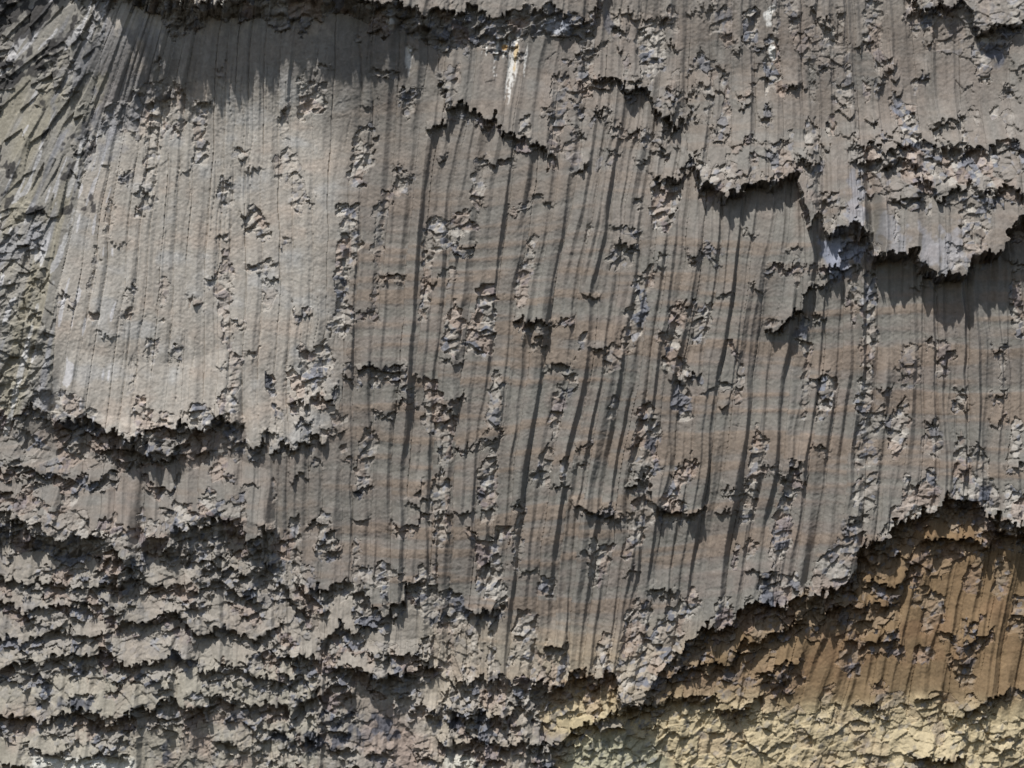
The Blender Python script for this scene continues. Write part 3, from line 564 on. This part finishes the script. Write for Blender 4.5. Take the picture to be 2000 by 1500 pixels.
for tr in (1, 2, 3, 7):
    mt = tier == tr
    js = np.unique(J[mt & inframe]); entries = []
    for j in js:
        m = mt & (J == j)
        if tr == 7: m &= (qy + 2 * TEETH + 25 * n2 < 1400)
        mi = m & inframe
        if mi.sum() * STEP * STEP < 2200: continue
        rough = float(R[mi].clip(0, 1).mean()); wd = BND[tr][j + 1] - BND[tr][j]
        ID[m] = nid; entries.append((nid, float(X[mi].mean()), rough, wd)); nid += 1
    # name each by its look and its place counted from the nearest landmark
    for (i, xm, rough, wd) in entries:
        l = min(LAND[tr], key=lambda q: abs(q[0] - xm))
        lower = sorted([e for e in entries if min(LAND[tr], key=lambda q: abs(q[0] - e[1])) is l and (e[1] < l[0]) == (xm < l[0])], key=lambda e: abs(e[1] - l[0]))
        k = [e[0] for e in lower].index(i) + 1
        look = ('much broken ' if rough > .38 else 'half broken ' if rough > .2 else 'smooth ') + ('broad ' if wd > 42 else 'slim ' if wd < 30 else '')
        side = 'left' if xm < l[0] else 'right'
        META[i] = dict(name='basalt_column', kind='thing', label=look, category='rock column', group=GROUP[tr], tier=tr, k=k, side=side, land=l[1])
for i, mt in META.items():
    if i == 0: continue
    tone = {1: 'grey upper', 2: 'banded', 3: 'pale left', 7: 'ochre'}[mt['tier']]
    mt['label'] = '%s%s column, %s %s of %s' % (mt['label'], tone, tri_word(mt['k']), mt['side'], mt['land'])
# overhangs and rows of broken ledges
OBJ = [('top', 'rock_overhang', 'dark crumbling overhang along the top edge, shading the face below', 'rock overhang'),
       ('topright', 'rock_overhang', 'small crumbling overhang in the top right corner', 'rock overhang'),
       ('bench_a', 'rock_ledge', 'thick dark bench of jagged rock with deep shadow at lower left', 'rock ledge'),
       ('bench_b', 'rock_ledge', 'broken ledge continuing the dark bench to the right, under smooth columns', 'rock ledge'),
       ('row_a', 'rock_ledge', 'thin crumbly ledge just below the thick dark bench at left', 'rock ledge'),
       ('row_a2', 'rock_ledge', 'heap-like rubble ledge below the right end of the dark bench', 'rock ledge'),
       ('row_k', 'rock_ledge', 'short ledge with a fringe of dark rubble under three smooth column ends', 'rock ledge'),
       ('row_l', 'rock_ledge', 'narrow leaning prow of rock stepping down beside the rubble ledge', 'rock ledge'),
       ('row_m', 'rock_ledge', 'long sawtooth lip ending the smooth banded columns at lower centre left', 'rock ledge'),
       ('row_b', 'rock_ledge', 'ledge of leaf-shaped slabs in the second row under the dark bench', 'rock ledge'),
       ('row_c', 'rock_ledge', 'ledge of leaf-shaped slabs in the third row under the dark bench', 'rock ledge'),
       ('row_d', 'rock_ledge', 'long level ledge with a dark shadow line below it at lower left', 'rock ledge'),
       ('row_e', 'rock_ledge', 'arched broken ledge right of the long level ledge', 'rock ledge'),
       ('row_f', 'rock_ledge', 'jagged ledge directly above the smooth beige panel at the left edge', 'rock ledge'),
       ('row_f2', 'rock_ledge', 'jagged ledge at the right end of the smooth beige panel', 'rock ledge'),
       ('row_g', 'rock_ledge', 'dark crumbly ledge at bottom centre under two rounded column ends', 'rock ledge'),
       ('row_h', 'rock_ledge', 'lower jagged edge of the smooth beige panel with dark blue-black rubble', 'rock ledge'),
       ('row_i', 'rock_ledge', 'dark low ledge at the bottom of the left edge', 'rock ledge'),
       ('row_j', 'rock_ledge', 'crumbly ledge above the white slab on the bottom edge', 'rock ledge'),
       ('foot_a', 'rock_ledge', 'broken end of the pale flared columns at bottom centre', 'rock ledge'),
       ('foot_b', 'rock_ledge', 'dark blue-black ledge below the pale flared columns', 'rock ledge'),
       ('contact_w2', 'rock_ledge', 'dark overhanging rubble lip above the pale green hollow', 'rock ledge')]
for key, nm, lab, cat in OBJ:
    sl, m, tt = ROWREG[key]
    sub = ID[sl]; ts = tier[sl]
    if key in ('top', 'topright'): mm = m & (tt > -14)
    elif key.startswith('bench') or key in ('row_m', 'foot_a'): mm = m & (ts == 6)
    else: mm = m & ((ts == 6) | (ts == 7) & (key == 'contact_w2')) & ((sub == 0) | (key == 'contact_w2'))
    if mm.sum() < 300: print('small', key, mm.sum()); continue
    sub[mm] = nid; META[nid] = dict(name=nm, label=lab, category=cat, group='jagged ledges of the lower cliff' if nm == 'rock_ledge' else 'overhangs along the top of the cliff'); nid += 1

def pieces(A):
    n = A.size; idx = np.arange(n).reshape(A.shape)
    h_ = A[:, 1:] == A[:, :-1]; v_ = A[1:] == A[:-1]
    ea = np.concatenate([idx[:, 1:][h_], idx[1:][v_]]); eb = np.concatenate([idx[:, :-1][h_], idx[:-1][v_]])
    L = np.arange(n)
    while True:
        la, lb = L[ea], L[eb]; m = la != lb
        if not m.any(): return L.reshape(A.shape)
        ea, eb, la, lb = ea[m], eb[m], la[m], lb[m]
        hi = np.maximum(la, lb); lo = np.minimum(la, lb)
        np.minimum.at(L, hi, lo)
        while True:
            L2 = L[L]
            if (L2 == L).all(): break
            L = L2
def absorb(A, least):          # crumbs go to the body beside them
    for rounds in range(4):
        L = pieces(A); cnt = np.bincount(L.ravel(), minlength=A.size); small = cnt[L] < least
        if not small.any(): break
        flat = L.ravel(); Bm = A.copy()
        for dy, dx in ((0, 1), (1, 0), (0, -1), (-1, 0)):
            N_ = np.roll(A, (dy, dx), (0, 1)); NS = np.roll(small, (dy, dx), (0, 1))
            edge = small & ~NS
            first = np.full(A.size, -1); first[flat[edge.ravel()]] = N_[edge]
            tgt = first[L]; Bm = np.where(small & (tgt >= 0), tgt, Bm)
        A = Bm
    return A
# the crumbled patch of a column and the rubble under a ledge are parts of it
ROOT = {}
def part(mask_, owner, nm):
    global nid
    ID[mask_] = nid; META[nid] = dict(name=nm); ROOT[nid] = owner; nid += 1
for i in [k_ for k_ in list(META) if k_ > 0]:
    mi = ID == i
    nm = META[i]['name']
    if nm == 'basalt_column': pm = mi & (R > .3); pn = 'broken_face'
    else: pm = mi & (R > .3) & (band_of > 0); pn = 'rubble_fringe'
    if pm.sum() > 250 and (mi & ~pm).sum() > 250: part(pm, i, pn)

ID = absorb(ID[:-1, :-1], 160)
left_ids = set(np.unique(ID).tolist())
for i, own in list(ROOT.items()):
    if own not in left_ids and i in left_ids:      # nothing but the crumbled patch is left: it is the body itself
        ID[ID == i] = own; left_ids.add(own)
L = pieces(ID); cnt = np.bincount(L.ravel())
for lab in np.unique(L):
    pos_ = np.unravel_index(lab, L.shape); i = ID[pos_]
    if i == 0: continue
    rest = META[i].setdefault('roots', []); rest.append((cnt[lab], lab))
for i in [k_ for k_ in list(META) if META[k_].get('roots')]:
    rs = sorted(META[i]['roots'], reverse=True)
    for (n_, lab) in rs[1:]:
        own = ROOT.get(i, i); nm = META[i]['name'] if i in ROOT else ('column_section' if META[i]['name'] == 'basalt_column' else 'ledge_block')
        ID[L == lab] = nid; META[nid] = dict(name=nm); ROOT[nid] = own; nid += 1
print('pieces done', nid)

# ------------------------------------------------------------------ meshes
Dm = D * PX
Xw = (X - 1000) * PX; Vw = (750 - Y) * PX
pos = np.empty(X.shape + (3,), np.float64)
pos[..., 0] = CEN.x + Xw
pos[..., 1] = CEN.y + Vw * UPV.y - Dm * FWD.y
pos[..., 2] = CEN.z + Vw * UPV.z - Dm * FWD.z
pos = pos.reshape(-1, 3); colf = np.concatenate([col.reshape(-1, 3), np.ones((NX * NY, 1), f32)], 1)
vi = np.arange(NX * NY).reshape(NY, NX)
quads = np.stack([vi[1:, :-1], vi[1:, 1:], vi[:-1, 1:], vi[:-1, :-1]], -1).reshape(-1, 4)   # wound to face the viewer
fid = ID.reshape(-1)
order = np.argsort(fid, kind='stable'); quads = quads[order]; fid = fid[order]
starts = np.searchsorted(fid, np.arange(nid + 1))
BACK = np.array(FWD) * 0.8; OBS = {}
remap = np.full(NX * NY, -1, np.int64)
for i in range(nid):
    q = quads[starts[i]:starts[i + 1]]
    if len(q) == 0: continue
    used = np.unique(q); remap[used] = np.arange(len(used)); lq = remap[q]
    P = pos[used]; Cc = colf[used]
    # sides: every outline edge runs back into the rock, drawing in a little
    e = np.concatenate([lq[:, [0, 1]], lq[:, [1, 2]], lq[:, [2, 3]], lq[:, [3, 0]]])
    key = np.sort(e, 1); kk = key[:, 0] * (len(used) + 1) + key[:, 1]
    u_, inv, cnt = np.unique(kk, return_inverse=True, return_counts=True)
    be = e[cnt[inv] == 1]
    bv = np.unique(be); bm = np.full(len(used), -1, np.int64); bm[bv] = len(used) + np.arange(len(bv))
    cen = P.mean(0); BP = P[bv] + BACK
    sides = np.stack([be[:, 1], be[:, 0], bm[be[:, 0]], bm[be[:, 1]]], 1)
    P = np.concatenate([P, BP]); Cc = np.concatenate([Cc, Cc[bv]]); faces = np.concatenate([lq, sides])
    mt = META[i]
    org = np.array([cen[0], cen[1], P[:, 2].min()])
    me = bpy.data.meshes.new(mt['name'])
    me.vertices.add(len(P)); me.vertices.foreach_set('co', (P - org).astype(f32).ravel())
    me.loops.add(faces.size); me.loops.foreach_set('vertex_index', faces.astype(np.int32).ravel())
    me.polygons.add(len(faces)); me.polygons.foreach_set('loop_start', np.arange(0, faces.size, 4, dtype=np.int32))
    me.update(calc_edges=True)
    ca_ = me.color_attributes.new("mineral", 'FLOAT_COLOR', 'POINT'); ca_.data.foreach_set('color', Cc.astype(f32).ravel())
    me.materials.append(mat)
    ob = bpy.data.objects.new(mt['name'], me); ob.location = org; scene.collection.objects.link(ob)
    OBS[i] = ob; 
    if i in ROOT:
        ob.parent = OBS[ROOT[i]]; ob.matrix_parent_inverse = Matrix.Translation(-OBS[ROOT[i]].location)
    for k_ in ('label', 'category', 'group', 'kind'):
        if k_ in mt: ob[k_] = mt[k_]
print('bodies', nid)
